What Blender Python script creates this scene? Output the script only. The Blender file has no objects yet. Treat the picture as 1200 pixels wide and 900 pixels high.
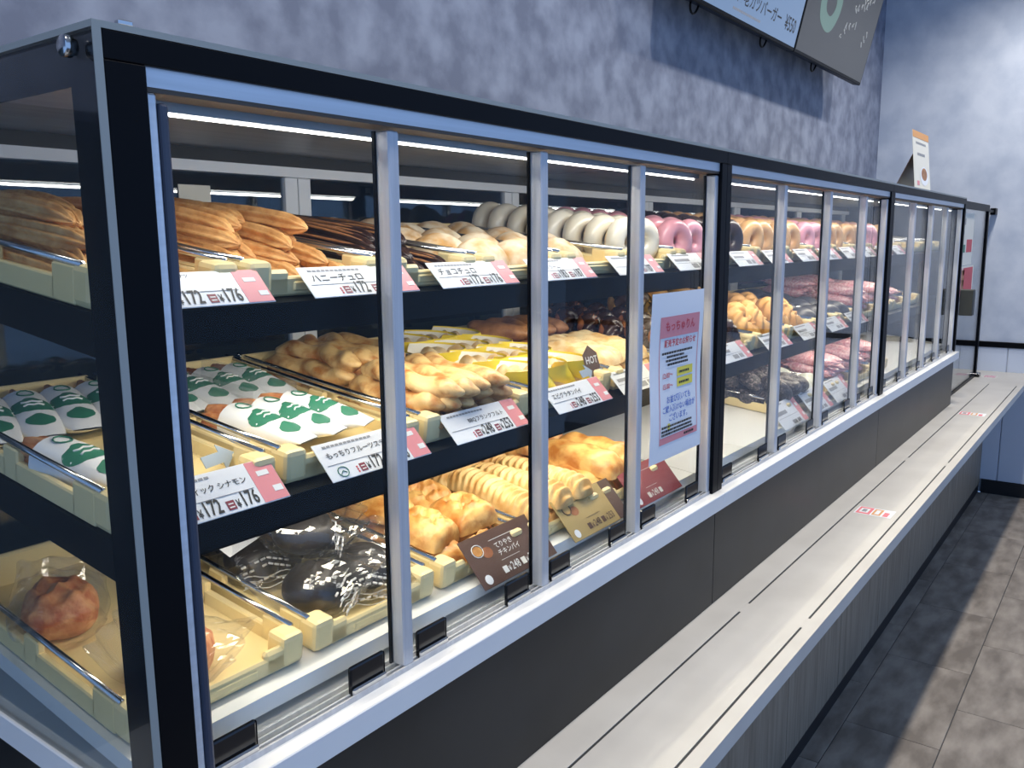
import bpy, bmesh, math, random
from mathutils import Matrix, Vector
random.seed(7)
R_ = math.radians
SC = bpy.context.scene
COL = SC.collection

# ------------------------------------------------------------------ camera
cam = bpy.data.cameras.new('camera')
cam.sensor_width = 36.0
cam.lens = 36.0 * 1002.5 / 1200.0
cam.clip_start = 0.02
co = bpy.data.objects.new('camera', cam)
COL.objects.link(co)
rt = Vector((0.59282, -0.80529, -0.00855))
up = Vector((0.13772, 0.09091, 0.98629))
bk = Vector((-0.79347, -0.58587, 0.16480))
M = Matrix((rt, up, bk)).transposed().to_4x4()
M.translation = Vector((-0.42, -0.75, 1.65))
co.matrix_world = M
SC.camera = co

# ------------------------------------------------------------------ world, lights, exposure
w = bpy.data.worlds.new('world')
SC.world = w
w.use_nodes = True
bg = w.node_tree.nodes['Background']
bg.inputs[0].default_value = (0.31, 0.53, 1.0, 1)     # bluish daylight of the shop front behind the camera
bg.inputs[1].default_value = 1.0
SC.view_settings.view_transform = 'Standard'
SC.view_settings.look = 'None'
SC.view_settings.exposure = 0.0
SC.view_settings.gamma = 1.0
SC.view_settings.use_curve_mapping = False

def lamp(name, kind, loc, energy, color, rot=(0, 0, 0), **kw):
    l = bpy.data.lights.new(name, kind)
    l.energy = energy
    l.color = color
    for k, v in kw.items():
        setattr(l, k, v)
    o = bpy.data.objects.new(name, l)
    o.location = loc
    o.rotation_euler = rot
    COL.objects.link(o)
    return o

# row of ceiling downlights straight above the edge of the tray counter
for i, x in enumerate((-0.3, 0.9, 2.1, 3.3, 4.3, 5.1)):
    lamp('downlight', 'SPOT', (x, -0.245, 3.36), 70, (1.0, 0.955, 0.90),
         spot_size=R_(152), spot_blend=1.0, shadow_soft_size=0.05)

# ------------------------------------------------------------------ materials
MATS = {}
def nodes_of(name):
    m = bpy.data.materials.new(name)
    m.use_nodes = True
    MATS[name] = m
    nt = m.node_tree
    return m, nt, nt.nodes['Principled BSDF']

def mat(name, c1, c2=None, scale=20, rough=0.5, metal=0.0, bump=0.0, bscale=None, detail=4, lo=0.35, hi=0.65,
        stretch=None, coat=0, spec=0.5, sss=0, rand=True):
    """principled with a noise driven colour mix and fine relief"""
    m, nt, b = nodes_of(name)
    b.inputs['Roughness'].default_value = rough
    b.inputs['Metallic'].default_value = metal
    b.inputs['Specular IOR Level'].default_value = spec
    if coat:
        b.inputs['Coat Weight'].default_value = coat
        b.inputs['Coat Roughness'].default_value = 0.08
    if sss:
        b.inputs['Subsurface Weight'].default_value = sss
        b.inputs['Subsurface Radius'].default_value = (0.02, 0.012, 0.006)
    b.inputs['Base Color'].default_value = (*c1, 1)
    if c2 is not None or bump:
        tc = nt.nodes.new('ShaderNodeTexCoord')
        mp = nt.nodes.new('ShaderNodeMapping')
        nt.links.new(tc.outputs['Object'], mp.inputs['Vector'])
        if stretch:
            mp.inputs['Scale'].default_value = stretch
        if rand:
            oi = nt.nodes.new('ShaderNodeObjectInfo')
            mul = nt.nodes.new('ShaderNodeMath'); mul.operation = 'MULTIPLY'; mul.inputs[1].default_value = 7.0
            nt.links.new(oi.outputs['Random'], mul.inputs[0])
            nt.links.new(mul.outputs[0], mp.inputs['Location'])
    if c2 is not None:
        n = nt.nodes.new('ShaderNodeTexNoise')
        n.inputs['Scale'].default_value = scale
        n.inputs['Detail'].default_value = detail
        r = nt.nodes.new('ShaderNodeValToRGB')
        r.color_ramp.elements[0].position = lo; r.color_ramp.elements[0].color = (*c1, 1)
        r.color_ramp.elements[1].position = hi; r.color_ramp.elements[1].color = (*c2, 1)
        nt.links.new(mp.outputs[0], n.inputs['Vector'])
        nt.links.new(n.outputs['Fac'], r.inputs[0])
        nt.links.new(r.outputs[0], b.inputs['Base Color'])
    if bump:
        n2 = nt.nodes.new('ShaderNodeTexNoise')
        n2.inputs['Scale'].default_value = bscale or scale * 2
        n2.inputs['Detail'].default_value = 5
        bp = nt.nodes.new('ShaderNodeBump')
        bp.inputs['Strength'].default_value = bump
        bp.inputs['Distance'].default_value = 0.004
        nt.links.new(mp.outputs[0], n2.inputs['Vector'])
        nt.links.new(n2.outputs['Fac'], bp.inputs['Height'])
        nt.links.new(bp.outputs[0], b.inputs['Normal'])
    return m

def glass(name, tint=(0.97, 0.985, 0.98), rough=0.01, f0=0.04, gain=1.0, film=0.0):
    """thin pane: clear, with a Schlick mirror term that grows towards grazing angles; film adds a light veil of dust"""
    m, nt, b = nodes_of(name)
    nt.nodes.remove(b)
    out = nt.nodes['Material Output']
    tr = nt.nodes.new('ShaderNodeBsdfTransparent'); tr.inputs[0].default_value = (*tint, 1)
    gl = nt.nodes.new('ShaderNodeBsdfGlossy'); gl.inputs['Roughness'].default_value = rough
    lw = nt.nodes.new('ShaderNodeLayerWeight'); lw.inputs['Blend'].default_value = 0.5
    pw = nt.nodes.new('ShaderNodeMath'); pw.operation = 'POWER'; pw.inputs[1].default_value = 5
    mu = nt.nodes.new('ShaderNodeMath'); mu.operation = 'MULTIPLY_ADD'
    mu.inputs[1].default_value = (1 - f0) * gain; mu.inputs[2].default_value = f0
    mx = nt.nodes.new('ShaderNodeMixShader')
    nt.links.new(lw.outputs['Facing'], pw.inputs[0])
    nt.links.new(pw.outputs[0], mu.inputs[0])
    nt.links.new(mu.outputs[0], mx.inputs[0])
    last = tr
    if film:
        df = nt.nodes.new('ShaderNodeBsdfDiffuse'); df.inputs[0].default_value = (0.8, 0.85, 0.9, 1)
        m2 = nt.nodes.new('ShaderNodeMixShader'); m2.inputs[0].default_value = film
        nt.links.new(tr.outputs[0], m2.inputs[1]); nt.links.new(df.outputs[0], m2.inputs[2])
        last = m2
    nt.links.new(last.outputs[0], mx.inputs[1])
    nt.links.new(gl.outputs[0], mx.inputs[2])
    nt.links.new(mx.outputs[0], out.inputs[0])
    return m

def emit(name, c, s):
    m, nt, b = nodes_of(name)
    b.inputs['Base Color'].default_value = (0.02, 0.02, 0.02, 1)
    b.inputs['Roughness'].default_value = 0.35
    b.inputs['Emission Color'].default_value = (*c, 1)
    b.inputs['Emission Strength'].default_value = s
    return m

mat('black_frame', (0.002, 0.0025, 0.004), rough=0.4, spec=0.10)
mat('black_gloss', (0.008, 0.008, 0.009), rough=0.12)
mat('shelf_black', (0.004, 0.004, 0.004), (0.007, 0.007, 0.007), 8, 0.4, spec=0.08)
mat('aluminium', (0.50, 0.51, 0.53), (0.58, 0.59, 0.61), 5, 0.42, 0.30, stretch=(30, 30, 1))
mat('rail_aluminium', (0.66, 0.68, 0.70), (0.74, 0.76, 0.79), 4, 0.38, 0.45, stretch=(1, 30, 30))
mat('chrome', (0.60, 0.60, 0.60), rough=0.16, metal=1.0)
mat('white_laminate', (0.78, 0.77, 0.74), (0.83, 0.82, 0.79), 3, 0.32)
mat('counter_top', (0.59, 0.555, 0.495), (0.66, 0.625, 0.56), 5, 0.38)
mat('groove_shade', (0.03, 0.03, 0.03), rough=0.7)  # shade inside the counter grooves, as a colour
mat('riser_grey', (0.020, 0.020, 0.019), (0.027, 0.027, 0.026), 6, 0.36, spec=0.22)
mat('inner_metal', (0.30, 0.31, 0.32), (0.38, 0.39, 0.40), 6, 0.42, 0.5, stretch=(1, 8, 8))
mat('white_rail', (0.80, 0.82, 0.84), rough=0.4)
mat('deck_white', (0.80, 0.80, 0.78), rough=0.4)
mat('tray_cream', (0.88, 0.70, 0.34), (0.91, 0.75, 0.40), 4, 0.38, sss=0.0)
mat('wood_grey', (0.20, 0.165, 0.12), (0.31, 0.26, 0.195), 4, 0.5, stretch=(14, 14, 0.8), bump=0.06, bscale=20)
mat('track_shade_brown', (0.10, 0.075, 0.055), rough=0.6)  # dark brown that paints the shadow line below the track fascia
mat('pull_blue', (0.035, 0.045, 0.075), rough=0.35)
mat('kick_black', (0.006, 0.006, 0.008), rough=0.5)
mat('wall_plaster', (0.145, 0.165, 0.225), (0.27, 0.30, 0.375), 9, 0.75, bump=0.12, bscale=40, detail=8, lo=0.38, hi=0.64, rand=False)
mat('wall_pale', (0.50, 0.56, 0.66), (0.66, 0.71, 0.79), 6, 0.7, bump=0.05, bscale=40, detail=8, rand=False)
mat('panel_pale', (0.62, 0.68, 0.78), rough=0.45)
mat('kitchen_dark', (0.10, 0.11, 0.10), (0.17, 0.18, 0.17), 2, 0.6)
mat('steel_dark', (0.25, 0.26, 0.27), rough=0.4, metal=0.8)
mat('ceiling_white', (0.55, 0.55, 0.55), rough=0.9)
mat('grout', (0.10, 0.10, 0.10), rough=0.9)
mat('floor_tile', (0.20, 0.165, 0.13), (0.40, 0.34, 0.275), 6, 0.55, stretch=(1, 2.4, 1), bump=0.05, bscale=30, detail=7)
mat('paper_white', (0.86, 0.87, 0.88), rough=0.6)
mat('card_white', (0.84, 0.85, 0.87), rough=0.35)
mat('card_pink', (0.80, 0.28, 0.30), rough=0.4)
mat('card_maroon', (0.24, 0.03, 0.05), rough=0.4)
mat('card_brown', (0.115, 0.062, 0.045), rough=0.3)
mat('card_tan', (0.46, 0.33, 0.13), rough=0.3)
mat('card_red', (0.30, 0.055, 0.06), rough=0.3)
mat('ink_black', (0.02, 0.02, 0.02), rough=0.5)
mat('ink_grey', (0.30, 0.30, 0.31), rough=0.5)
mat('ink_white', (0.85, 0.85, 0.83), rough=0.5)
mat('ink_red', (0.65, 0.06, 0.08), rough=0.5)
mat('ink_blue', (0.05, 0.16, 0.55), rough=0.5)
mat('mark_yellow', (0.9, 0.75, 0.08), rough=0.5)
mat('sticker_pink', (0.85, 0.22, 0.24), rough=0.5)
mat('sticker_orange', (0.75, 0.36, 0.12), rough=0.5)
mat('arrow_blue', (0.32, 0.40, 0.50), rough=0.4)
mat('paper_green', (0.035, 0.20, 0.12), rough=0.5)
mat('paper_cream', (0.82, 0.78, 0.66), rough=0.6)
mat('reader_dark', (0.035, 0.037, 0.030), rough=0.5)
emit('led', (1.0, 0.98, 0.95), 9)
emit('screen_light', (0.36, 0.58, 1.0), 0.42)
emit('screen_dark', (0.10, 0.11, 0.125), 0.35)
glass('pane', f0=0.006, gain=1.0, film=0.002)
glass('side_glass', (0.93, 0.95, 0.95), f0=0.02, gain=0.8, film=0.012)
glass('back_glass', (0.50, 0.56, 0.60), f0=0.07)
glass('bag_film', (0.97, 0.97, 0.98), rough=0.06, f0=0.055, film=0.014)
glass('clear_sheet', (0.96, 0.97, 0.98), rough=0.05, f0=0.05, film=0.03)
mat('glass_edge', (0.30, 0.32, 0.30), rough=0.35)
# food
mat('fried_gold', (0.60, 0.27, 0.075), (0.84, 0.48, 0.18), 45, 0.55, bump=0.4, bscale=220)
mat('fried_edge', (0.66, 0.33, 0.09), (0.80, 0.47, 0.16), 40, 0.55, bump=0.2, bscale=200)
mat('chocolate', (0.022, 0.010, 0.008), (0.045, 0.020, 0.014), 30, 0.28, bump=0.15, bscale=120)
mat('choc_dough', (0.30, 0.125, 0.045), (0.48, 0.23, 0.09), 50, 0.5, bump=0.2, bscale=150)
mat('bun_sugar', (0.62, 0.34, 0.11), (0.84, 0.70, 0.50), 26, 0.7, bump=0.15, bscale=120, lo=0.36, hi=0.60)
mat('bun_side', (0.74, 0.50, 0.24), (0.86, 0.68, 0.42), 20, 0.65)
mat('icing_white', (0.72, 0.66, 0.52), (0.78, 0.72, 0.59), 12, 0.25, coat=0.3)
mat('icing_pink', (0.85, 0.36, 0.42), (0.90, 0.46, 0.52), 12, 0.28, coat=0.3)
mat('icing_gold', (0.70, 0.36, 0.13), (0.82, 0.50, 0.22), 30, 0.3, coat=0.3)
mat('bread_brown', (0.25, 0.075, 0.03), (0.42, 0.16, 0.06), 40, 0.45, bump=0.2, bscale=120)
mat('sausage_orange', (0.48, 0.13, 0.04), (0.80, 0.40, 0.17), 55, 0.5, bump=0.6, bscale=110)
mat('pie_gold', (0.52, 0.19, 0.035), (0.84, 0.50, 0.16), 30, 0.40, bump=0.45, bscale=85, lo=0.36, hi=0.60)
mat('twist_gold', (0.46, 0.18, 0.04), (0.80, 0.54, 0.23), 38, 0.45, bump=0.35, bscale=110, lo=0.34, hi=0.56)
mat('pie_pale', (0.70, 0.38, 0.11), (0.88, 0.64, 0.28), 30, 0.45, bump=0.3, bscale=90)
mat('pie_sugar', (0.70, 0.42, 0.15), (0.87, 0.72, 0.45), 34, 0.55, bump=0.4, bscale=120)
mat('paper_yellow', (0.86, 0.66, 0.03), (0.90, 0.72, 0.06), 5, 0.5)
mat('paper_inner', (0.88, 0.86, 0.78), rough=0.6)
mat('bread_black', (0.012, 0.010, 0.010), (0.022, 0.018, 0.017), 20, 0.45)
mat('crumb_dark', (0.014, 0.009, 0.008), (0.30, 0.24, 0.22), 170, 0.4, bump=1.0, bscale=200, lo=0.50, hi=0.68)
mat('dome_pale', (0.60, 0.60, 0.46), (0.82, 0.82, 0.74), 40, 0.6, bump=0.25, bscale=150)
mat('dome_dark', (0.05, 0.05, 0.065), (0.09, 0.09, 0.11), 8, 0.35)
mat('pack_pink', (0.62, 0.20, 0.24), (0.86, 0.60, 0.62), 28, 0.25, stretch=(1, 5, 5))

# ------------------------------------------------------------------ mesh helpers
class MB:
    def __init__(s):
        s.v = []; s.f = []; s.m = []; s.sm = []
    def add(s, vs, fs, mi=0, smooth=False, T=None):
        o = len(s.v)
        s.v += [tuple(T @ Vector(p)) for p in vs] if T is not None else [tuple(p) for p in vs]
        for f in fs:
            s.f.append([i + o for i in f]); s.m.append(mi); s.sm.append(smooth)
        return s
    def box(s, x0, x1, y0, y1, z0, z1, mi=0, bev=0.0, T=None, seg=1):
        bm = bmesh.new()
        bmesh.ops.create_cube(bm, size=1)
        for v in bm.verts:
            v.co = Vector((x0 + (v.co.x + .5) * (x1 - x0), y0 + (v.co.y + .5) * (y1 - y0), z0 + (v.co.z + .5) * (z1 - z0)))
        if bev:
            bmesh.ops.bevel(bm, geom=bm.edges[:], offset=bev, segments=seg, affect='EDGES', profile=0.5)
        bm.verts.index_update()
        s.add([v.co[:] for v in bm.verts], [[v.index for v in f.verts] for f in bm.faces], mi, False, T)
        bm.free()
        return s
    def tube(s, path, r, n=8, mi=0, T=None, caps=True):
        P = [Vector(p) for p in path]
        vs = []; fs = []
        for i, p in enumerate(P):
            d = (P[min(i + 1, len(P) - 1)] - P[max(i - 1, 0)]).normalized()
            a = d.orthogonal().normalized() if i == 0 else (a - d * a.dot(d)).normalized()
            b = d.cross(a)
            rr = r[i] if isinstance(r, (list, tuple)) else r
            for k in range(n):
                t = 2 * math.pi * k / n
                vs.append(p + a * rr * math.cos(t) + b * rr * math.sin(t))
        for i in range(len(P) - 1):
            for k in range(n):
                fs.append([i * n + k, i * n + (k + 1) % n, (i + 1) * n + (k + 1) % n, (i + 1) * n + k])
        if caps:
            fs.append(list(range(n))[::-1]); fs.append([(len(P) - 1) * n + k for k in range(n)])
        return s.add(vs, fs, mi, True, T)
    def surf(s, nu, nv, fn, cu=True, cv=False, mi=0, T=None, capv=False, smooth=True):
        """parametric surface; u runs round (closed if cu), v along (closed if cv)"""
        vs = []; fs = []
        for j in range(nv):
            for i in range(nu):
                vs.append(fn(i / (nu if cu else nu - 1), j / (nv if cv else nv - 1)))
        for j in range(nv if cv else nv - 1):
            for i in range(nu if cu else nu - 1):
                a = j * nu + i; b = j * nu + (i + 1) % nu
                c = ((j + 1) % nv) * nu + (i + 1) % nu; d = ((j + 1) % nv) * nu + i
                fs.append([a, b, c, d])
        if capv:
            fs.append(list(range(nu))[::-1]); fs.append([(nv - 1) * nu + k for k in range(nu)])
        return s.add(vs, fs, mi, smooth, T)
    def poly(s, pts, z0, z1, mi=0, T=None):
        """extruded polygon in the xy plane"""
        n = len(pts)
        vs = [(x, y, z0) for x, y in pts] + [(x, y, z1) for x, y in pts]
        fs = [list(range(n))[::-1], [n + k for k in range(n)]] + [[k, (k + 1) % n, n + (k + 1) % n, n + k] for k in range(n)]
        return s.add(vs, fs, mi, False, T)
    def mesh(s, name, mats):
        me = bpy.data.meshes.new(name)
        me.from_pydata(s.v, [], s.f)
        for m in ([mats] if isinstance(mats, str) else mats):
            me.materials.append(MATS[m])
        me.polygons.foreach_set('material_index', s.m)
        me.polygons.foreach_set('use_smooth', s.sm)
        me.update()
        return me
    def build(s, name, mats, parent=None, off=None):
        if off is not None:
            s.v = [(a - off[0], b - off[1], c - off[2]) for a, b, c in s.v]
        return obj(name, s.mesh(name, mats), parent)

def obj(name, me, parent=None):
    o = bpy.data.objects.new(name, me)
    COL.objects.link(o)
    if parent:
        o.parent = parent
    return o
def tag(o, label, cat, group=None):
    o['label'] = label; o['category'] = cat
    if group: o['group'] = group
    return o
def struct(o, label=None):
    o['kind'] = 'structure'
    if label: o['label'] = label
    return o
def thing(name, label, cat, mw=None, group=None):
    o = obj(name, None)
    o.empty_display_size = 0.02
    if mw is not None:
        o.matrix_world = mw if isinstance(mw, Matrix) else Matrix.Translation(mw)
    return tag(o, label, cat, group)
def xf(x=0, y=0, z=0, rx=0, ry=0, rz=0, s=1):
    return Matrix.Translation((x, y, z)) @ Matrix.Rotation(rz, 4, 'Z') @ Matrix.Rotation(ry, 4, 'Y') @ Matrix.Rotation(rx, 4, 'X') @ Matrix.Scale(s, 4)

TXT = bpy.data.objects.new('text_scratch', bpy.data.curves.new('text_scratch', 'FONT'))
COL.objects.link(TXT)
TCACHE = {}
def text(mb, body, x, y, size, mi=0, bold=0.0, align='LEFT', T=None, z=0.0, sx=1.0):
    """flat lettering added to mb in its xy plane"""
    k = (body, bold, align)
    if k not in TCACHE:
        c = TXT.data
        c.body = body; c.size = 1; c.offset = bold; c.align_x = align; c.resolution_u = 2
        bpy.context.view_layer.update()
        dg = bpy.context.evaluated_depsgraph_get()
        me = bpy.data.meshes.new_from_object(TXT.evaluated_get(dg))
        TCACHE[k] = ([v.co[:] for v in me.vertices], [list(p.vertices) for p in me.polygons])
        bpy.data.meshes.remove(me)
    vs, fs = TCACHE[k]
    return mb.add([(x + a * size * sx, y + b * size, z + 0.0) for a, b, c in vs], fs, mi, False, T)

# ------------------------------------------------------------------ the room
XW = 5.77
m = MB().box(-3.0, XW, -3.2, 2.4, -0.03, -0.004)
floor = struct(m.build('floor', 'grout'), 'grey stone-look tiled shop floor')
tile = MB().box(0, 0.597, 0, 0.297, -0.006, 0, bev=0.001).mesh('tile', 'floor_tile')
for j in range(8):
    x = -0.24 + (0.3 if j % 2 else 0.0)
    while x < XW - 0.02:
        o = obj('tile', tile, floor)
        o.location = (x, -0.346 + 0.3 - 0.3 * j, 0)
        if x + 0.597 > XW: o.scale.x = (XW - x) / 0.597
        x += 0.6
wb = struct(MB().box(-3.0, XW, 0.77, 0.90, 1.88, 3.45).build('wall_back', 'wall_plaster'), 'mottled blue-grey plaster wall above the display case')
wr = struct(MB().box(XW, XW + 0.1, -3.2, 2.4, 0.0, 3.45).build('wall_right', 'wall_pale'), 'pale plaster wall at the far end')
ys = [-2.487, -1.887, -1.287, -0.687, -0.087, 0.513]
pm = MB().box(-0.012, 0, 0.003, 0.597, 0.09, 0.957, bev=0.002).mesh('wainscot_panel', 'panel_pale')
for y in ys:
    o = obj('panel', pm, wr); o.location = (XW, y, 0)
struct(MB().box(XW - 0.022, XW, -3.2, 0.77, 0.957, 0.992, bev=0.002).build('trim_1', 'black_frame'), 'black rail across the far wall')
struct(MB().box(XW - 0.02, XW, -3.2, 0.0, 0.0, 0.088).build('baseboard_right', 'kick_black'), 'black kick board at the far wall')
struct(MB().box(-3.0, XW, -3.2, 2.4, 3.45, 3.5).build('ceiling', 'ceiling_white'))
struct(MB().box(-3.0, XW, 2.3, 2.4, 0.0, 3.45).build('wall_kitchen', 'kitchen_dark'), 'dark kitchen wall behind the case')

# ------------------------------------------------------------------ tray counter in front of the case
CZ = 0.8025
tc_ = thing('tray_counter', 'long white slotted tray counter on grey wood panels in front of the case', 'counter', (0, 0, 0))
m = MB().box(-2.0, XW - 0.013, -0.237, 0.62, CZ - 0.036, CZ - 0.006)
m.box(-2.0, XW - 0.013, -0.0625, 0.62, CZ - 0.006, CZ)
m.box(-2.0, XW - 0.013, -0.2035, -0.0675, CZ - 0.006, CZ)
m.box(-2.0, XW - 0.013, -0.237, -0.2085, CZ - 0.006, CZ)
for a, b in ((1.385, 1.440), (3.055, 3.110), (5.20, XW - 0.013), (-0.35, -0.30)):
    m.box(a, b, -0.0675, -0.0625, CZ - 0.006, CZ)
    m.box(a, b, -0.2085, -0.2035, CZ - 0.006, CZ)
m.build('worktop', 'counter_top', tc_)
m = MB()
for a, b in ((-0.30, 1.385), (1.44, 3.055), (3.11, 5.20)):
    m = MB().box(a, b, -0.0670, -0.0630, CZ - 0.0062, CZ - 0.0008)  # dark bars fill the grooves and stand in for the shade in them
    m.build('slot_shade', 'groove_shade', tc_)
    m = MB().box(a, b, -0.2080, -0.2040, CZ - 0.0062, CZ - 0.0008)
    m.build('slot_shade', 'groove_shade', tc_)
px = [-0.82, -0.25, 0.32, 0.89, 1.45, 2.01, 2.56, 3.12, 3.68, 4.24, 4.80, 5.36, XW - 0.013]
for a, b in zip(px[:-1], px[1:]):
    MB().box(a + 0.003, b - 0.003, 0.010, 0.028, 0.062, CZ - 0.036, bev=0.001).build('panel', 'wood_grey', tc_)
MB().box(-0.9, XW - 0.013, 0.028, 0.60, 0.0, CZ - 0.036).build('carcass', 'kick_black', tc_)
MB().box(-0.9, XW - 0.013, 0.014, 0.028, 0.0, 0.062).build('kick_board', 'kick_black', tc_)
# stickers on the counter
def sticker(x, y, w_, l_, label):
    t = thing('counter_sticker', label, 'sticker', (x, y, CZ + 0.0002))
    MB().box(0, w_, 0, l_, 0, 0.0004).build('backing', 'paper_white', t)
    m = MB().box(0.004, w_ - .004, l_ * .58, l_ - .004, .0004, .0007, 0)
    m.box(0.006, w_ * .62, l_ * .10, l_ * .24, .0004, .0007, 0)
    m.box(w_ * .1, w_ * .9, l_ * .30, l_ * .54, .0004, .0006, 1)
    m.box(w_ * .22, w_ * .78, l_ * .66, l_ * .90, .0007, .0009, 2)
    m.box(w_ * .32, w_ * .68, l_ * .72, l_ * .84, .0009, .0011, 3)
    m.box(w_ * .22, w_ * .78, l_ * .36, l_ * .48, .0006, .0009, 2)
    m.build('print', ['sticker_pink', 'sticker_orange', 'ink_white', 'ink_grey'], t)
sticker(2.285, -0.186, 0.080, 0.108, 'pink and orange printed sticker on the white counter, nearer of the two')
sticker(4.14, -0.186, 0.080, 0.115, 'small red and white sticker on the white counter near the far wall')

# ------------------------------------------------------------------ display case
TILT = 0.12
RX = math.atan(TILT)
YF = 0.085
ZT, ZM, ZB = 1.586, 1.353, 1.116           # tray beds at the front edge
DEPTH = 0.55
ZTOP = 1.836
mods = [(0.0, 1.387), (1.387, 2.892), (2.892, 4.40)]
stiles = [[0.367, 0.697, 1.018, 1.352], [1.795, 2.185, 2.575, 2.850], [3.31, 3.66, 3.98, 4.345]]
CASES = ['left end', 'middle', 'far']
def tilted(mb, x0, x1, y0, y1, zf, th, mi=0):
    z0 = zf + TILT * (y0 - YF); z1 = zf + TILT * (y1 - YF)
    vs = [(x0, y0, z0), (x1, y0, z0), (x1, y1, z1), (x0, y1, z1), (x0, y0, z0 - th), (x1, y0, z0 - th), (x1, y1, z1 - th), (x0, y1, z1 - th)]
    return mb.add(vs, [[0, 1, 2, 3], [7, 6, 5, 4], [0, 4, 5, 1], [1, 5, 6, 2], [2, 6, 7, 3], [3, 7, 4, 0]], mi)
clip_me = MB().box(-0.031, 0.031, -0.004, 0.0, 0.0, 0.041, bev=0.0035, seg=2).mesh('door_clip', 'black_gloss')
clip_lip = MB().box(-0.030, 0.030, -0.009, -0.004, 0.0, 0.013, bev=0.002).mesh('clip_lip', 'chrome')
for k, (x0, x1) in enumerate(mods):
    O = (x0, 0, CZ)
    c = thing('display_case', ['glazed black framed bakery display case at the left end, with churros on top shelf',
                               'middle black framed display case between the two inner black posts',
                               'far black framed display case beside the end screen'][k], 'display case', O)
    B = lambda n, mb, mt: mb.build(n, mt, c, O)
    pw = 0.040 if k == 0 else 0.026
    B('base', MB().box(x0 + (0.0015 if k else 0), x1 - 0.0015, 0.004, 0.60, CZ, 1.042), 'riser_grey')
    B('ledge', MB().box(x0 - (0.012 if k == 0 else 0), x1, -0.019, 0.60, 1.042, 1.078, bev=0.0015), 'white_laminate')
    m = MB()
    for y in (0.006, 0.014, 0.026, 0.038):
        m.box(x0 + pw, x1 - 0.03, y, y + 0.003, 1.078, 1.085)
    B('door_track', m, 'aluminium')
    B('header', MB().box(x0, x1, 0.0, 0.034, 1.8105, ZTOP, bev=0.001), 'black_frame')
    m = MB().box(x0 - (0.008 if k == 0 else 0), x1, 0.0, 0.60, ZTOP, ZTOP + 0.006)
    B('top_panel', m, 'glass_edge')
    B('post', MB().box(x0, x0 + pw, 0.0, 0.036, 1.078, 1.8105, bev=0.0012), 'black_frame')
    B('post', MB().box(x1 - 0.028, x1, 0.0, 0.036, 1.078, 1.8105, bev=0.0012), 'black_frame')
    B('track_fascia', MB().box(x0 + pw, x1 - 0.028, 0.006, 0.045, 1.793, 1.8105), 'rail_aluminium')
    B('ceiling_panel', MB().box(x0 + 0.005, x1 - 0.005, 0.045, 0.575, 1.812, 1.822), 'inner_metal')
    m = MB().box(x0 + 0.03, x1 - 0.03, 0.052, 0.070, 1.780, 1.812)
    B('lamp_housing', m, 'inner_metal')
    B('track_shade', MB().box(x0 + pw, x1 - 0.028, 0.007, 0.044, 1.7885, 1.793), 'track_shade_brown')  # added dark strip: shade under the fascia, put in as colour
    B('lamp_tube', MB().box(x0 + 0.05, x1 - 0.04, 0.0585, 0.0620, 1.7772, 1.780), 'led')
    B('back_rail', MB().box(x0, x1, 0.560, 0.580, 1.772, 1.790), 'white_rail')
    B('rear_beam', MB().box(x0, x1, 0.565, 0.600, 1.790, ZTOP), 'riser_grey')
    B('rear_sill', MB().box(x0, x1, 0.555, 0.600, 1.078, 1.135), 'deck_white')
    B('deck', tilted(MB(), x0 + 0.003, x1 - 0.001, 0.06, DEPTH, ZB - 0.0015, 0.022), 'deck_white')
    for z in (ZT, ZM):
        m = tilted(MB(), x0 + 0.010, x1, 0.068, DEPTH, z - 0.0015, 0.018)
        tilted(m, x0 + 0.010, x1, 0.060, 0.068, z - 0.0015, 0.037)
        tilted(m, x0 + 0.010, x0 + 0.014, 0.068, DEPTH, z - 0.0195, 0.026)
        B('shelf', m, 'shelf_black')
    for z in (ZT, ZM):        # lamp strips under both shelves, behind the black front edge
        B('shelf_lamp', tilted(MB(), x0 + 0.05, x1 - 0.05, 0.100, 0.108, z - 0.0200, 0.004), 'led')
    # rear doors of dark glass with white stiles
    n = 2
    wd = (x1 - x0) / n
    for i in range(n):
        a = x0 + i * wd
        d = B('rear_door', MB().box(a, a + wd - 0.002, 0.586, 0.590, 1.135, 1.772), 'back_glass')
        for sx in (a, a + wd - 0.032):
            MB().box(sx, sx + 0.030, 0.578, 0.592, 1.135, 1.772, bev=0.001).build('stile', 'white_rail', d, O)
    # four sliding doors
    edges = [x0 + pw] + stiles[k]
    for i in range(4):
        a, b = edges[i] - (0.010 if i else 0), edges[i + 1] + 0.010
        y = 0.018 if i % 2 == 0 else 0.030
        d = B('sliding_door', MB().box(a, b, y, y + 0.004, 1.083, 1.789), 'pane')
        last = i == 3
        sw = 0.015 if last else 0.019
        MB().box(edges[i + 1] - sw / 2, edges[i + 1] + sw / 2, 0.008, 0.033, 1.0835, 1.7845, bev=0.002).build('stile', 'aluminium', d, O)
        MB().box(edges[i + 1] - sw / 2 - 0.003, edges[i + 1] - sw / 2, 0.029, 0.034, 1.0835, 1.7845).build('gasket', 'black_frame', d, O)
        L = edges[i + 1] - edges[i]
        for u in (0.16, 0.78):
            p = obj('clip', clip_me, d); p.location = (edges[i] + u * L - O[0], 0.017, 1.0795 - O[2])
            q = obj('clip_lip', clip_lip, d); q.location = p.location
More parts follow.
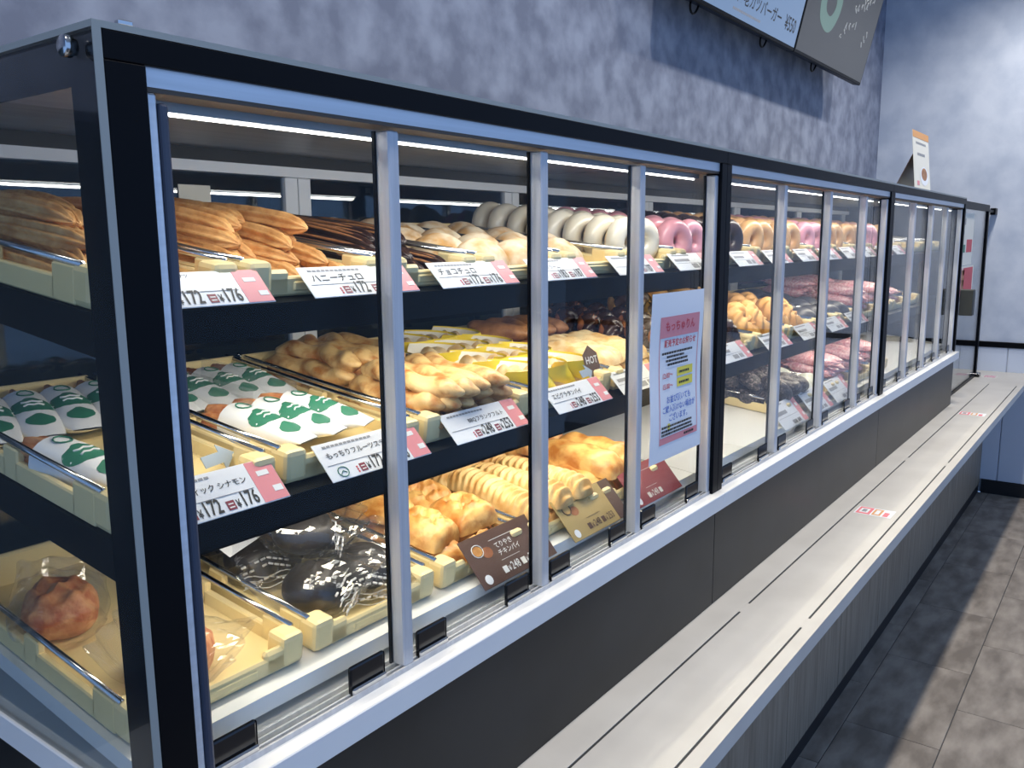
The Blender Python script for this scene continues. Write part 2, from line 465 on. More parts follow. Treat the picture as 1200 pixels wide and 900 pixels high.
    if k == 0:
        B('jamb', MB().box(0.040, 0.052, 0.006, 0.030, 1.0785, 1.788, bev=0.002), 'rail_aluminium')
        B('pull_bar', MB().box(0.0525, 0.0625, 0.004, 0.016, 1.0850, 1.780, bev=0.003, seg=2), 'pull_blue')
        s = B('side_pane', MB().box(-0.008, -0.0015, 0.0, 0.60, 1.078, ZTOP), 'side_glass')
        MB().box(-0.0085, -0.0005, -0.0006, 0.0006, 1.078, ZTOP + 0.005).build('glass_edge', 'glass_edge', s, O)
        MB().box(-0.0016, -0.0006, 0.0, 0.056, 1.078, ZTOP).build('border', 'black_gloss', s, O)
        MB().box(-0.0016, -0.0006, 0.056, 0.60, 1.792, ZTOP).build('border', 'black_gloss', s, O)
        T = Matrix.Translation((-0.008, 0.031, 1.822)) @ Matrix.Rotation(-math.pi / 2, 4, 'Y')
        m = MB().tube([(0, 0, 0), (0, 0, 0.004), (0, 0, 0.004), (0, 0, 0.011), (0, 0, 0.0125)], [0.007, 0.007, 0.0095, 0.0095, 0.008], 20, T=T)
        m.build('bolt', 'chrome', s, O)
        MB().box(0.018, 0.032, 0.002, 0.010, ZTOP + 0.006, ZTOP + 0.011, bev=0.001).build('top_clip', 'chrome', c, O)
    # the lamps' own light: thin strips that shine down over the goods
    ln = x1 - x0 - 0.1
    xc = (x0 + x1) / 2
    a = lamp('case_lamp', 'AREA', (xc, 0.062, 1.772), 2.1, (1.0, 0.95, 0.88), rot=(R_(28), 0, 0), shape='RECTANGLE', size=ln, size_y=0.012)
    for z, e in ((ZT - 0.030, 3.0), (ZM - 0.030, 3.0)):
        lamp('shelf_lamp_light', 'AREA', (xc, 0.118, z - 0.004), e * 0.8, (1.0, 0.89, 0.72), rot=(R_(14), 0, 0), shape='RECTANGLE', size=ln, size_y=0.012)

# ------------------------------------------------------------------ trays
def tray_matrix(x, zf):
    return Matrix.Translation((x, YF, zf)) @ Matrix.Rotation(RX, 4, 'X')
TL = 0.445
def tray_body(w_):
    m = MB()
    m.box(0.004, w_ - 0.004, 0.006, TL - 0.004, 0.0, 0.006)
    for s in (0, 1):
        a = 0 if not s else w_ - 0.010
        m.box(a, a + 0.010, 0.030, 0.075, 0.0, 0.040, bev=0.002)
        m.box(a, a + 0.010, 0.070, 0.205, 0.0, 0.026, bev=0.002)
        m.box(a, a + 0.010, 0.200, 0.235, 0.0, 0.040, bev=0.002)
        m.box(a, a + 0.010, 0.230, 0.385, 0.0, 0.026, bev=0.002)
        m.box(a, a + 0.010, 0.380, TL, 0.0, 0.046, bev=0.002)
        a = 0 if not s else w_ - 0.034                                   # chunky front corner
        m.box(a, a + 0.034, 0.0, 0.036, 0.0, 0.043, bev=0.007, seg=2)
        a = 0.026 if not s else w_ - 0.060
        m.box(a, a + 0.034, 0.002, 0.014, 0.0, 0.032, bev=0.004)
    m.box(0.02, w_ - 0.02, 0.002, 0.012, 0.0, 0.024, bev=0.003)             # low front wall
    m.box(w_ * .3, w_ * .7, 0.000, 0.010, 0.006, 0.018, bev=0.002)
    m.box(0.0, w_, TL - 0.010, TL, 0.0, 0.052, bev=0.003)                   # high rear wall
    return m
TRAYS = {}
def tray(shelf, x0, x1, label):
    zf = {'t': ZT, 'm': ZM, 'b': ZB}[shelf]
    w_ = x1 - x0
    M_ = tray_matrix(x0, zf)
    t = thing('pastry_tray', label, 'tray', M_, 'cream plastic trays in the display cases')
    tray_body(w_).build('body', 'tray_cream', t)
    for a in (0.005, w_ - 0.005):
        MB().tube([(a, 0.022, 0.0425), (a, TL + 0.012, 0.0485)], 0.0038, 8).build('guide_rod', 'chrome', t)
    TRAYS[(shelf, round(x0, 3))] = (M_, w_)
    return M_, w_
SHELF = {'t': 'top', 'm': 'middle', 'b': 'bottom'}

# ------------------------------------------------------------------ foods: shared meshes
def smooth_noise(seed):
    r = random.Random(seed)
    ph = [(r.uniform(-1, 1), r.uniform(-1, 1), r.uniform(-1, 1), r.uniform(0, 6.28)) for _ in range(5)]
    def f(x, y, z, k=60):
        return sum(math.sin(k * (a * x + b * y + c_ * z) * 1.6 + p) for a, b, c_, p in ph) / 5
    return f
def churro_mesh(name, mt, seed, L=0.27, r=0.0120, bmax=0.012, yo=0.0):
    rr = random.Random(seed); bend = rr.uniform(-bmax, bmax); tw = rr.uniform(-0.6, 0.6); nz = smooth_noise(seed)
    def f(u, v):
        t = (v - .5)
        ends = min(1, math.sin(math.pi * min(max(v, 0.004), 0.996)) * 3.2) ** 0.5
        a = 2 * math.pi * u + tw * v
        rad = r * ends * (1 + 0.27 * math.cos(7 * a)) * (1 + 0.06 * nz(0, t, 0, 40))
        return (math.cos(a) * rad + bend * (1 - 4 * t * t), t * L + yo, math.sin(a) * rad + 0.006 * (1 - 4 * t * t))
    return MB().surf(35, 22, f, capv=True).mesh(name, mt)
def ball(rx, ry, rz, seed, amp=0.03, flat=0.5, dent=0.0, nu=20, nv=14, k=40):
    nz = smooth_noise(seed)
    def f(u, v):
        th = math.pi * v; a = 2 * math.pi * u
        x, y, z = math.sin(th) * math.cos(a), math.sin(th) * math.sin(a), -math.cos(th)
        s = 1 + amp * nz(x, y, z, k * 0.06)
        if z < 0: z *= flat
        d = dent * max(0, 1 - math.hypot(x, y) * 2.2) if z > 0 else 0
        return (x * rx * s, y * ry * s, (z - d) * rz * s + rz * flat)
    return f, nu, nv
def ball_mesh(name, mt, *a, **k):
    f, nu, nv = ball(*a, **k)
    return MB().surf(nu, nv, f).mesh(name, mt)
def torus_fn(R0, r, seed, amp=0.04, ridges=0, depth=0.0, twist=3, sq=1.0):
    nz = smooth_noise(seed)
    def f(u, v):
        a = 2 * math.pi * v; b = 2 * math.pi * u
        s = 1 + amp * nz(math.cos(a), math.sin(a), math.sin(b), 2.4)
        if ridges: s *= 1 + depth * math.cos(ridges * a + twist * b)
        return ((R0 + r * s * math.cos(b)) * math.cos(a), (R0 + r * s * math.cos(b)) * math.sin(a), r * sq * s * math.sin(b))
    return f
def torus_mesh(name, mt, R0, r, seed, nu=16, nv=28, **k):
    return MB().surf(nu, nv, torus_fn(R0, r, seed, **k), cv=True).mesh(name, mt)
def icing_mesh(name, mt, R0, r, seed, **k):
    base = torus_fn(R0, r * 1.05, seed, **k)
    nz = smooth_noise(seed + 50)
    def f(u, v):
        lim = 0.04 + 0.03 * nz(math.cos(6.283 * v), math.sin(6.283 * v), 0, 5)
        return base(-lim + u * (0.5 + 2 * lim), v)
    return MB().surf(12, 60, f, cu=False, cv=True).mesh(name, mt)
def pillow(L, W, H, seed, ridge=None, amp=0.05, nu=22, nv=26, p=2.6, curve=0.0):
    """superellipsoid slab, top shaped by ridge(x,y) in unit space"""
    nz = smooth_noise(seed)
    def f(u, v):
        th = math.pi * v; a = 2 * math.pi * u
        def sp(c_, e): return math.copysign(abs(c_) ** e, c_)
        e = 2 / p
        x = sp(math.sin(th), e) * sp(math.cos(a), e); y = sp(math.sin(th), e) * sp(math.sin(a), e); z = sp(-math.cos(th), 0.8)
        h = z * H / 2 * (1 + amp * 2 * nz(x, y, 0, 2.2))
        if z > 0 and ridge: h += ridge(x, y) * H * min(1, 1.6 * z)
        return (x * W / 2 * (1 + amp * nz(y, z, x, 1.6)) + curve * y * y, y * L / 2 * (1 + amp * nz(z, x, y, 1.5)), h + H / 2)
    return f, nu, nv
def pillow_mesh(name, mt, *a, **k):
    f, nu, nv = pillow(*a, **k)
    return MB().surf(nu, nv, f).mesh(name, mt)

def slab_mesh(name, mt, L, W, H, seed, ridge=None, nx=24, ny=30, amp=0.05, p=4.0):
    """flat based pastry: rounded rectangle whose top is a height field shaped by ridge(x, y)"""
    nz = smooth_noise(seed); nz2 = smooth_noise(seed + 3)
    def pos(u, v):
        x = 2 * u - 1; y = 2 * v - 1
        x = math.copysign(abs(x) ** 0.8, x); y = math.copysign(abs(y) ** 0.85, y)
        e = max(0, (1 - abs(x) ** p)) ** .5 * max(0, (1 - abs(y) ** (p * 1.6))) ** .5
        h = e * (1 + amp * 2 * nz(x, y, 0, 2.4) + 0.05 * nz2(x, y, 0, 7))
        if ridge: h += ridge(x, y) * min(1, e * 1.5)
        return (x * W / 2 * (1 - .10 * y ** 4) * (1 + amp * nz(y, x, 1, 2)), y * L / 2 * (1 - .06 * x ** 4) * (1 + amp * .5 * nz(x, 1, y, 2)), max(0, h) * H + .002 * e)
    m = MB().surf(nx, ny, pos, cu=False)
    m.surf(nx, ny, lambda u, v: pos(1 - u, v)[:2] + (0.0,), cu=False)
    return m.mesh(name, mt)
churros = [churro_mesh('churro', 'fried_gold', s) for s in (1, 2, 3)]
churro_c = [churro_mesh('chocolate_churro', 'chocolate', s, 0.27, 0.0115) for s in (5, 6)]
def stripe_mesh():
    """brown dough showing along two ridges of a chocolate churro"""
    m = MB()
    for a0 in (0.9, 1.75, 2.5):
        m.tube([(math.cos(a0) * 0.0118 + 0.001, -0.115 + i * 0.0288, math.sin(a0) * 0.0118 + 0.006 * (1 - 4 * (-0.43 + i * 0.108) ** 2)) for i in range(9)], [0.0005] + [0.0022] * 7 + [0.0005], 6)
    return m.mesh('ridge', 'choc_dough')
ridge_me = stripe_mesh()
bun_me = [ball_mesh('sugar_bun', 'bun_sugar', 0.050, 0.048, 0.036, s, flat=0.55, dent=0.18) for s in (11, 12, 13)]
dough_me = torus_mesh('ring_doughnut', 'bun_side', 0.0275, 0.0185, 21)
ice = {c_: icing_mesh('icing', 'icing_' + c_, 0.0275, 0.0185, 21) for c_ in ('white', 'pink', 'gold')}
ice['choc'] = icing_mesh('icing', 'chocolate', 0.0275, 0.0185, 21)
stick_bread = churro_mesh('fruit_stick', 'bread_brown', 31, 0.125, 0.0185, 0, 0.033)
stick_bread2 = churro_mesh('fruit_stick', 'sausage_orange', 32, 0.125, 0.0185, 0, 0.033)
def wrap_fn(L=0.130, W=0.060, H=0.056):
    nz = smooth_noise(41)
    def f(u, v):
        a = 2 * math.pi * u; t = v - 0.42
        w_ = W / 2 * (1 - 0.30 * v ** 3); h = H / 2 * (1 - 0.96 * v ** 2.4)
        return (math.cos(a) * w_ * (1 + .05 * nz(math.cos(a), t * 20, 0, 3)), -0.008 - t * L, math.copysign(abs(math.sin(a)) ** 0.8, math.sin(a)) * h + 0.003)
    return f
wrap_me = MB().surf(20, 9, wrap_fn()).mesh('wrapper', 'paper_white')
def print_mesh():
    base = wrap_fn()
    def g(lo, hi, va, vb):
        def f(u, v):
            vv = va + (vb - va) * v
            mid = 0.25
            sp = (hi - lo) * math.sqrt(max(0.02, 1 - (2 * v - 1) ** 2))
            x, y, z = base(mid + (u - 0.5) * sp, vv)
            return (x, y, z + 0.0006)
        return f
    m = MB().surf(8, 8, g(0.06, 0.44, 0.30, 0.60), cu=False).surf(6, 5, g(0.16, 0.40, 0.66, 0.86), cu=False)
    return m
green_me = print_mesh().mesh('green_print', 'paper_green')
def logo_mesh():
    base = wrap_fn()
    def on(u, v):
        x, y, z = base(0.25 + u, v); return (x, y, z + 0.0012)
    m = MB()
    m.tube([on(0.055 * math.cos(t * .628), 0.15 + 0.085 * math.sin(t * .628)) for t in range(11)], 0.0010, 5)
    m.tube([on(-.07 + .035 * k, 0.40 + .02 * (k % 2)) for k in range(5)], 0.0013, 5, mi=1)
    m.tube([on(-.07 + .035 * k, 0.49 - .02 * (k % 2)) for k in range(5)], 0.0013, 5, mi=1)
    return m.mesh('emblem', ['paper_green', 'ink_white'])
emb_me = logo_mesh()
def twist_mesh(name, mt, seed, L=0.21, r=0.0215, turns=3.0, lob=0.18):
    nz = smooth_noise(seed); b_ = random.Random(seed).uniform(-.012, .012)
    def f(u, v):
        a = 2 * math.pi * u; t = v - .5
        e = min(1, math.sin(math.pi * min(max(v, .004), .996)) * 2.6) ** .6
        s = r * e * (1 + lob * math.cos(2 * (a + turns * math.pi * v)) + 0.06 * nz(math.cos(a), t * 8, math.sin(a), 3))
        return (math.cos(a) * s * 1.15 + b_ * math.cos(6 * t), t * L, math.sin(a) * s * 0.72 + r * .72)
    return MB().surf(20, 30, f, capv=True).mesh(name, mt)
twists = [twist_mesh('twist_pastry', 'twist_gold', s) for s in (51, 52, 53)]
twist_p = [twist_mesh('twist_pastry', 'twist_gold', s, 0.20, 0.0215, 2.0, 0.16) for s in (54, 55)]
brown_loaf = [twist_mesh('brown_loaf', 'choc_dough', s, 0.15, 0.026, 1.2, 0.16) for s in (57, 58)]
def sleeve_mesh():
    """paper pocket: yellow outside, cream inside, cut open obliquely towards the top"""
    m = MB()
    def f(sc):
        def g(u, v):
            a = 2 * math.pi * u
            top = max(0.0, math.sin(a))
            W, H = 0.046 * sc, 0.034 * sc
            fl = 1 + .14 * max(0, v - .75) * 4
            return (math.cos(a) * W * (0.60 + 0.40 * v ** .5) * fl, -0.062 + 0.128 * v * (1 - 0.66 * top), math.sin(a) * H * (0.12 + 0.88 * v ** .6) * fl + H)
        return g
    m.surf(22, 10, f(1), mi=0)
    m.surf(22, 10, f(.94), mi=1)
    return m
sleeve_me = sleeve_mesh().mesh('paper_sleeve', ['paper_yellow', 'paper_inner'])
slpie = pillow_mesh('gratin_pie', 'pie_sugar', 0.115, 0.074, 0.046, 61, ridge=lambda x, y: 0.10 * math.cos(14 * y))
flat_pie = slab_mesh('flat_pie', 'pie_sugar', 0.20, 0.115, 0.030, 63, ridge=lambda x, y: 0.14 * math.sin(9 * x) * math.sin(8 * y), amp=.06)
glossy = [torus_mesh('glazed_cruller', 'bread_brown', 0.026, 0.020, s, ridges=9, depth=0.18, amp=.06, nu=20, nv=54) for s in (65, 66)]
gl_ice = icing_mesh('glaze', 'chocolate', 0.026, 0.0205, 65, ridges=9, depth=0.18, amp=.06)
cruller = [torus_mesh('cruller', 'fried_edge', 0.040, 0.027, s, ridges=11, depth=0.20, amp=.05, nu=24, nv=66) for s in (67, 68)]
cr_ice = icing_mesh('glaze', 'chocolate', 0.040, 0.0275, 67, ridges=11, depth=0.20, amp=.05)
sq_pie = [slab_mesh('square_pie', 'pie_gold', 0.098, 0.098, 0.034, s, amp=.06, nx=34, ny=34,
          ridge=lambda x, y: 0.16 * max(0, 1 - abs(abs(x) + abs(y) - .55) * 5) - 0.38 * max(0, 1 - abs(x) * 11) * (abs(y) < .42) - .34 * max(0, 1 - abs(abs(y) - .10 - abs(x) * .8) * 9) * (abs(x) < .40)) for s in (71, 72, 73)]
chev = [slab_mesh('chevron_pie', 'pie_pale', 0.225, 0.072, 0.034, s, amp=.04, nx=16, ny=110,
        ridge=lambda x, y: 0.13 * math.cos(44 * (y + 0.10 * x * x))) for s in (75, 76)]
long_pie = [slab_mesh('long_pie', 'pie_gold', 0.20, 0.080, 0.046, s, amp=.06, p=2.4, ridge=lambda x, y: 0.06 * math.cos(11 * y + 3 * x)) for s in (77, 78)]
bag_bread_o = pillow_mesh('bagged_loaf', 'sausage_orange', 0.095, 0.090, 0.062, 81, ridge=lambda x, y: .12 * math.cos(8 * x) * math.cos(7 * y), amp=.08)
bag_bread_k = pillow_mesh('bagged_loaf', 'bread_black', 0.085, 0.085, 0.058, 82, amp=.05, p=2.2, ridge=lambda x, y: .03 * math.cos(18 * y))
def bag_fn(seed, L=0.165, W=0.118, H=0.078):
    nz = smooth_noise(seed); nz2 = smooth_noise(seed + 9)
    def f(u, v):
        a = 2 * math.pi * u; t = v * 2 - 1
        pin = 1 - abs(t) ** 2.4
        w_ = W / 2 * (0.74 + 0.26 * pin + 0.16 * abs(t) ** 5); h = H / 2 * (0.03 + pin)
        cr = 1 + .09 * nz(math.cos(a), t, math.sin(a), 3.0) + .10 * math.cos(9 * a + 4 * t) * abs(t) ** 1.2 + .10 * nz2(math.cos(a) * 1.2, t * 2, math.sin(a), 6)
        return (math.cos(a) * w_ * (1 + .06 * nz2(t * 3, a, 0, 2)), t * L / 2 * (1 + .06 * math.cos(7 * a)), math.sin(a) * h * cr + H * .46 + .055 * max(0, abs(t) - .55))
    return f
bag_me = [MB().surf(44, 26, bag_fn(s), smooth=False).mesh('bag', 'bag_film') for s in (84, 85, 86)]
def bag_print():
    m = MB(); rr = random.Random(3)
    for i in range(3):
        y = -0.052 + i * 0.007
        P = []
        for s in range(9):
            x = -0.034 + s * 0.0085
            P.append((x, y - 0.004 * math.cos(x * 40), 0.047 - 0.010 * (i == 0) - abs(x) * .35 - (2 - i) * .006))
        for s in range(8):
            if rr.random() < .86:
                m.tube([P[s], Vector(P[s]).lerp(Vector(P[s + 1]), .72)], 0.0016, 4)
    for i in range(3):
        m.tube([(-.036 + s * .009, -.045 - i * .004, .022 - i * .006 + .003 * math.sin(s * 1.2)) for s in range(9)], .0008, 4)
    return m.mesh('print', 'ink_white')
print_me = bag_print()
tag_label_me = MB().box(-0.026, 0.026, -0.018, 0.018, 0, 0.0006).mesh('paper_label', 'paper_white')
crumb = [torus_mesh('crumb_doughnut', 'crumb_dark', 0.030, 0.023, s, amp=.08) for s in (91, 92)]
palebun = ball_mesh('pale_bun', 'dome_pale', 0.052, 0.052, 0.042, 93, flat=.5)
darkbun = ball_mesh('dark_bun', 'dome_dark', 0.055, 0.062, 0.045, 94, flat=.4)
def packet_mesh():
    f, nu, nv = pillow(0.165, 0.075, 0.036, 95, amp=.10, p=3.0, ridge=lambda x, y: .06 * math.cos(16 * x))
    m = MB().surf(nu, nv, f)
    for s in (-1, 1):
        m.box(-0.036, 0.036, s * .080 - .008, s * .080 + .008, .0165, .0185)
    return m.mesh('sweet_packet', 'pack_pink')
pack_me = packet_mesh()

def put(name, me, TM, x, y, z, label, cat, group, rx=0, ry=0, rz=0, s=1.0, kids=()):
    """a separate food item on the tray whose matrix is TM; x,y,z in tray space"""
    o = obj(name, me)
    o.matrix_world = TM @ xf(x, y, z + 0.006, rx, ry, rz, s)
    tag(o, label, cat, group)
    for kn, km in kids:
        obj(kn, km, o)
    return o
rnd = random.uniform

# ------------------------------------------------------------------ top shelf: trays and goods
G = lambda sh, a, b, what: tray(sh, a, b, 'cream tray %s on the %s shelf' % (what, SHELF[sh]))
# churros
ORD = ['frontmost', 'second from front', 'third from front', 'fourth from front', 'fifth from front', 'sixth from front', 'seventh from front', 'eighth from front']
LAY = ['lowest layer', 'second layer', 'third layer', 'top layer']
NTH = ['first', 'second', 'third', 'fourth', 'fifth', 'sixth', 'seventh']
def pile(meshes, TM, w_, rows, L, r, name, label, cat, group, kids=()):
    for lay, n in enumerate(rows):
        for i in range(n):
            x = 0.030 + lay * 0.006 + (w_ - 0.060 - lay * 0.012) * (i / max(1, n - 1)) + rnd(-.004, .004)
            y = 0.030 + L * 0.5 + lay * 0.028 + rnd(-0.020, 0.020) + 0.055 * (i % 3) * .5
            put(name, random.choice(meshes), TM, x, y, r * 0.9 + lay * r * 1.45 + rnd(0, .003),
                '%s, %s, %s from left' % (label, LAY[lay], NTH[i]), cat, group,
                rx=R_(rnd(-1, 3)), ry=rnd(-0.4, .4), rz=R_(rnd(-5, 3)), kids=kids)
M_, w_ = G('t', 0.012, 0.187, 'of plain golden churros at the left glass')
pile(churros, M_, w_, [6, 6, 5, 4], 0.27, 0.0120, 'churro', 'golden churro in the leftmost top tray', 'churro', 'plain churros in the leftmost tray')
M_, w_ = G('t', 0.200, 0.418, 'of golden honey churros')
pile(churros, M_, w_, [7, 7, 6, 4], 0.27, 0.0120, 'churro', 'golden churro beside the chocolate ones', 'churro', 'honey churros in the second tray')
M_, w_ = G('t', 0.432, 0.620, 'of chocolate coated churros')
pile(churro_c, M_, w_, [7, 6, 5], 0.27, 0.0115, 'chocolate_churro', 'dark chocolate churro with brown ridges', 'churro', 'chocolate churros in the third tray', kids=(('dough_ridge', ridge_me),))
M_, w_ = G('t', 0.634, 0.860, 'of sugar dusted buns')
sugar = 'sugar dusted bun right of the chocolate churros'
for j in range(5):
    for i in range(2):
        put('sugar_bun', bun_me[(i + j) % 3], M_, 0.060 + i * 0.106, 0.058 + j * 0.088, 0.0, '%s, %s, %s' % (sugar, ORD[j], ('left', 'right')[i]), 'bun', 'sugar buns in the fourth tray', rx=R_(rnd(18, 34)), rz=rnd(-.5, .5))
M_, w_ = G('t', 0.874, 1.090, 'of large sugared buns')
for j in range(4):
    for i in range(2):
        if j == 0 and i == 1: continue
        put('sugar_bun', bun_me[(i + j + 1) % 3], M_, 0.060 + i * 0.098, 0.062 + j * 0.105, 0.0,
            'single glazed sugar bun at the front beside the white doughnuts' if j == 0 else 'round sugared bun behind the single front bun, %s, %s' % (ORD[j], ('left', 'right')[i]), 'bun',
            'sugar buns in the fifth tray', rx=R_(rnd(24, 36)), rz=rnd(-.5, .5))
def upright(TM, x, n, colr, label, group, y0=0.055, dy=0.050, turn=-16, name='ring_doughnut', s=1.1):
    for j in range(n):
        put(name, dough_me, TM, x + rnd(-.006, .006), y0 + j * dy, 0.048 * s - 0.004, label + ', ' + ORD[j], 'doughnut', group,
            rx=R_(90 + rnd(-10, -2)), rz=R_(turn + rnd(-5, 5)), s=s, kids=(('icing', ice[colr]),))
M_, w_ = G('t', 1.104, 1.320, 'of white glazed doughnuts')
upright(M_, 0.065, 8, 'white', 'white glazed ring doughnut standing in the left row', 'white glazed doughnuts')
upright(M_, 0.150, 7, 'white', 'white glazed ring doughnut standing in the right row', 'white glazed doughnuts', y0=.06)
M_, w_ = G('t', 1.335, 1.550, 'of pink glazed doughnuts')
upright(M_, 0.070, 7, 'pink', 'pink glazed ring doughnut standing beside the white ones', 'pink glazed doughnuts')
upright(M_, 0.155, 7, 'pink', 'pink glazed ring doughnut in the row next to the black post', 'pink glazed doughnuts')
top2 = [(1.565, 'choc', 'chocolate'), (1.795, 'gold', 'amber'), (2.025, 'gold', 'amber'), (2.255, 'pink', 'pink'), (2.485, 'gold', 'amber'), (2.715, 'gold', 'amber'), (2.945, 'pink', 'pink'), (3.175, 'gold', 'amber')]
pos = ['first', 'second', 'third', 'fourth', 'fifth', 'sixth', 'seventh', 'eighth']
for k, (x, c_, n_) in enumerate(top2):
    M_, w_ = G('t', x, x + 0.216, 'of %s doughnuts, %s past the black post' % (n_, pos[k]))
    for q, xx in enumerate((0.068, 0.150)):
        upright(M_, xx, 5, c_, '%s ring doughnut, %s tray past the post, %s row' % (n_, pos[k], ('left', 'right')[q]), '%s doughnuts of tray %s' % (n_, pos[k]), dy=.062, s=1.15)
for k, x in enumerate((3.405, 3.635, 3.865, 4.095)):
    G('t', x, x + 0.216, 'left empty, %s in the far case' % pos[k])

# ------------------------------------------------------------------ middle shelf
def wrapped(TM, x, y, label, group, rz=0, bread=None, z=0.020, rx=0.0):
    return put('wrapped_stick', bread or stick_bread, TM, x, y, z, label, 'pastry', group, rz=rz, rx=rx,
               kids=(('wrapper', wrap_me), ('green_print', green_me), ('emblem', emb_me)))
M_, w_ = G('m', 0.012, 0.224, 'holding wrapped sticks and bare front, at the left glass')
for i in range(4):
    wrapped(M_, 0.034 + i * 0.050, 0.345, 'green and white wrapped stick, rear of leftmost middle tray, %s from left' % NTH[i], 'wrapped sticks in the leftmost middle tray', rz=R_(-14 + i * 2))
wrapped(M_, 0.040, 0.135, 'single green and white wrapped stick lying at the front left', 'wrapped sticks in the leftmost middle tray', rz=R_(12), bread=stick_bread2)
M_, w_ = G('m', 0.238, 0.482, 'of green and white wrapped sticks')
for i in range(4):
    wrapped(M_, 0.040 + i * 0.054, 0.335, 'green and white wrapped stick, rear row under the honey churros, %s from left' % NTH[i], 'wrapped sticks in the second middle tray', rz=R_(10))
for i in range(3):
    wrapped(M_, 0.062 + i * 0.045, 0.135 - i * 0.006, 'wrapped stick with orange filling in the front row, %s from left' % NTH[i], 'wrapped sticks in the second middle tray', rz=R_(14 + i * 5), bread=stick_bread2, z=0.020 + i * .004)
for i in range(2):
    o = MB().box(0, 0.0012, 0, 0.20, 0.0, 0.052).build('clear_divider', 'clear_sheet')
    o.matrix_world = M_ @ xf(0.062 + i * 0.075, 0.150, 0.030, rz=R_(6))
    tag(o, 'clear plastic divider leaning over the wrapped sticks, %s one' % ('left' if i == 0 else 'right'), 'divider', 'clear dividers')
# blue arrow tags
def arrow(TM, x, y, z, s, label, rz=0):
    pts = [(-1, -.35), (0.1, -.35), (0.1, -.8), (1, 0), (0.1, .8), (0.1, .35), (-1, .35)]
    o = MB().poly([(a * s, b * s * .8) for a, b in pts], 0, 0.0012).build('arrow_tag', 'arrow_blue')
    o.matrix_world = TM @ xf(x, y, z, rx=R_(52), rz=rz)
    tag(o, label, 'tag', 'blue arrow tags')
arrow(TRAYS[('m', 0.012)][0], 0.182, 0.075, 0.026, 0.027, 'grey-blue arrow tag at the right side of the leftmost middle tray', rz=R_(12))
M_, w_ = G('m', 0.496, 0.762, 'of golden twisted pastries')
for lay in range(3):
    for i in range(6 - lay):
        for seg in range(2):
            put('twist_pastry', random.choice(twists + twist_p), M_, 0.032 + lay * .018 + i * 0.0405, 0.112 + seg * 0.205 + rnd(-.01, .012), 0.001 + lay * 0.023,
                'golden twisted pastry, %s, %s, %s from left' % (LAY[lay], ('front', 'rear')[seg], NTH[i]), 'pastry', 'twisted pastries', rz=R_(rnd(-7, 9)), rx=R_(rnd(-3, 3)))
M_, w_ = G('m', 0.778, 1.040, 'of pies in yellow paper sleeves')
for j in range(4):
    for i in range(3):
        put('sleeved_pie', slpie, M_, 0.056 + i * 0.076 + (j % 2) * .008, 0.078 + j * 0.094, 0.0, 'pie in open yellow paper sleeve, %s, %s' % (ORD[j], ('left', 'centre', 'right')[i]), 'pie', 'pies in yellow sleeves',
            rx=R_(24), rz=R_(62 + rnd(-16, 16)), kids=(('paper_sleeve', sleeve_me),))
arrow(M_, 0.186, 0.016, 0.046, 0.026, 'grey-blue arrow tag at the front of the yellow sleeve tray', rz=R_(8))
hot = thing('hot_tag', 'brown hexagonal tag lettered HOT standing on the yellow sleeves', 'tag', M_ @ xf(0.232, 0.022, 0.030, rx=R_(66)))
hx = [(0.030 * math.cos(R_(60 * k + 30)), 0.034 * math.sin(R_(60 * k + 30)) + .03) for k in range(6)]
MB().poly(hx, 0, 0.0012).build('plate', 'card_brown', hot)
text(MB(), 'HOT', 0, 0.028, 0.020, align='CENTER', z=0.0018, bold=.02).build('lettering', 'ink_white', hot)
M_, w_ = G('m', 1.056, 1.300, 'of flat sugary pies and brown loaves')
for i in range(2):
    for lay in range(2):
        put('flat_pie', flat_pie, M_, 0.066 + i * 0.112, 0.130 + lay * .012, 0.002 + lay * 0.028, 'wide flat sugary pie behind the notice, %s, %s' % (LAY[lay], ('left', 'right')[i]), 'pie', 'flat pies', rz=R_(rnd(-6, 6)))
for i in range(4):
    for lay in range(2):
        put('brown_loaf', brown_loaf[i % 2], M_, 0.038 + i * 0.056, 0.335, 0.002 + lay * 0.034, 'plump brown loaf behind the flat pies, %s, %s from left' % (LAY[lay], NTH[i]), 'loaf', 'brown loaves', rz=R_(rnd(-20, 20)))
M_, w_ = G('m', 1.316, 1.560, 'of chocolate glazed crullers')
for j in range(6):
    for i in range(3):
        put('glazed_cruller', glossy[(i + j) % 2], M_, 0.046 + i * 0.074, 0.050 + j * 0.066, 0.040, 'glossy chocolate brown cruller behind the notice, %s, %s column' % (ORD[j], ('left', 'centre', 'right')[i]), 'cruller', 'chocolate crullers',
            rx=R_(62 + rnd(-8, 8)), rz=R_(rnd(12, 36)), s=1.1, kids=(('glaze', gl_ice),))
M_, w_ = G('m', 1.576, 1.816, 'of half dipped crullers just past the black post')
for j in range(3):
    for i in range(2):
        put('cruller', cruller[(i + j) % 2], M_, 0.070 + i * 0.100, 0.080 + j * 0.115, 0.052, 'large golden cruller half dipped in chocolate, %s, %s' % (ORD[j], ('left', 'right')[i]), 'cruller', 'dipped crullers', rx=R_(52), rz=R_(rnd(15, 35)), kids=(('glaze', cr_ice),))
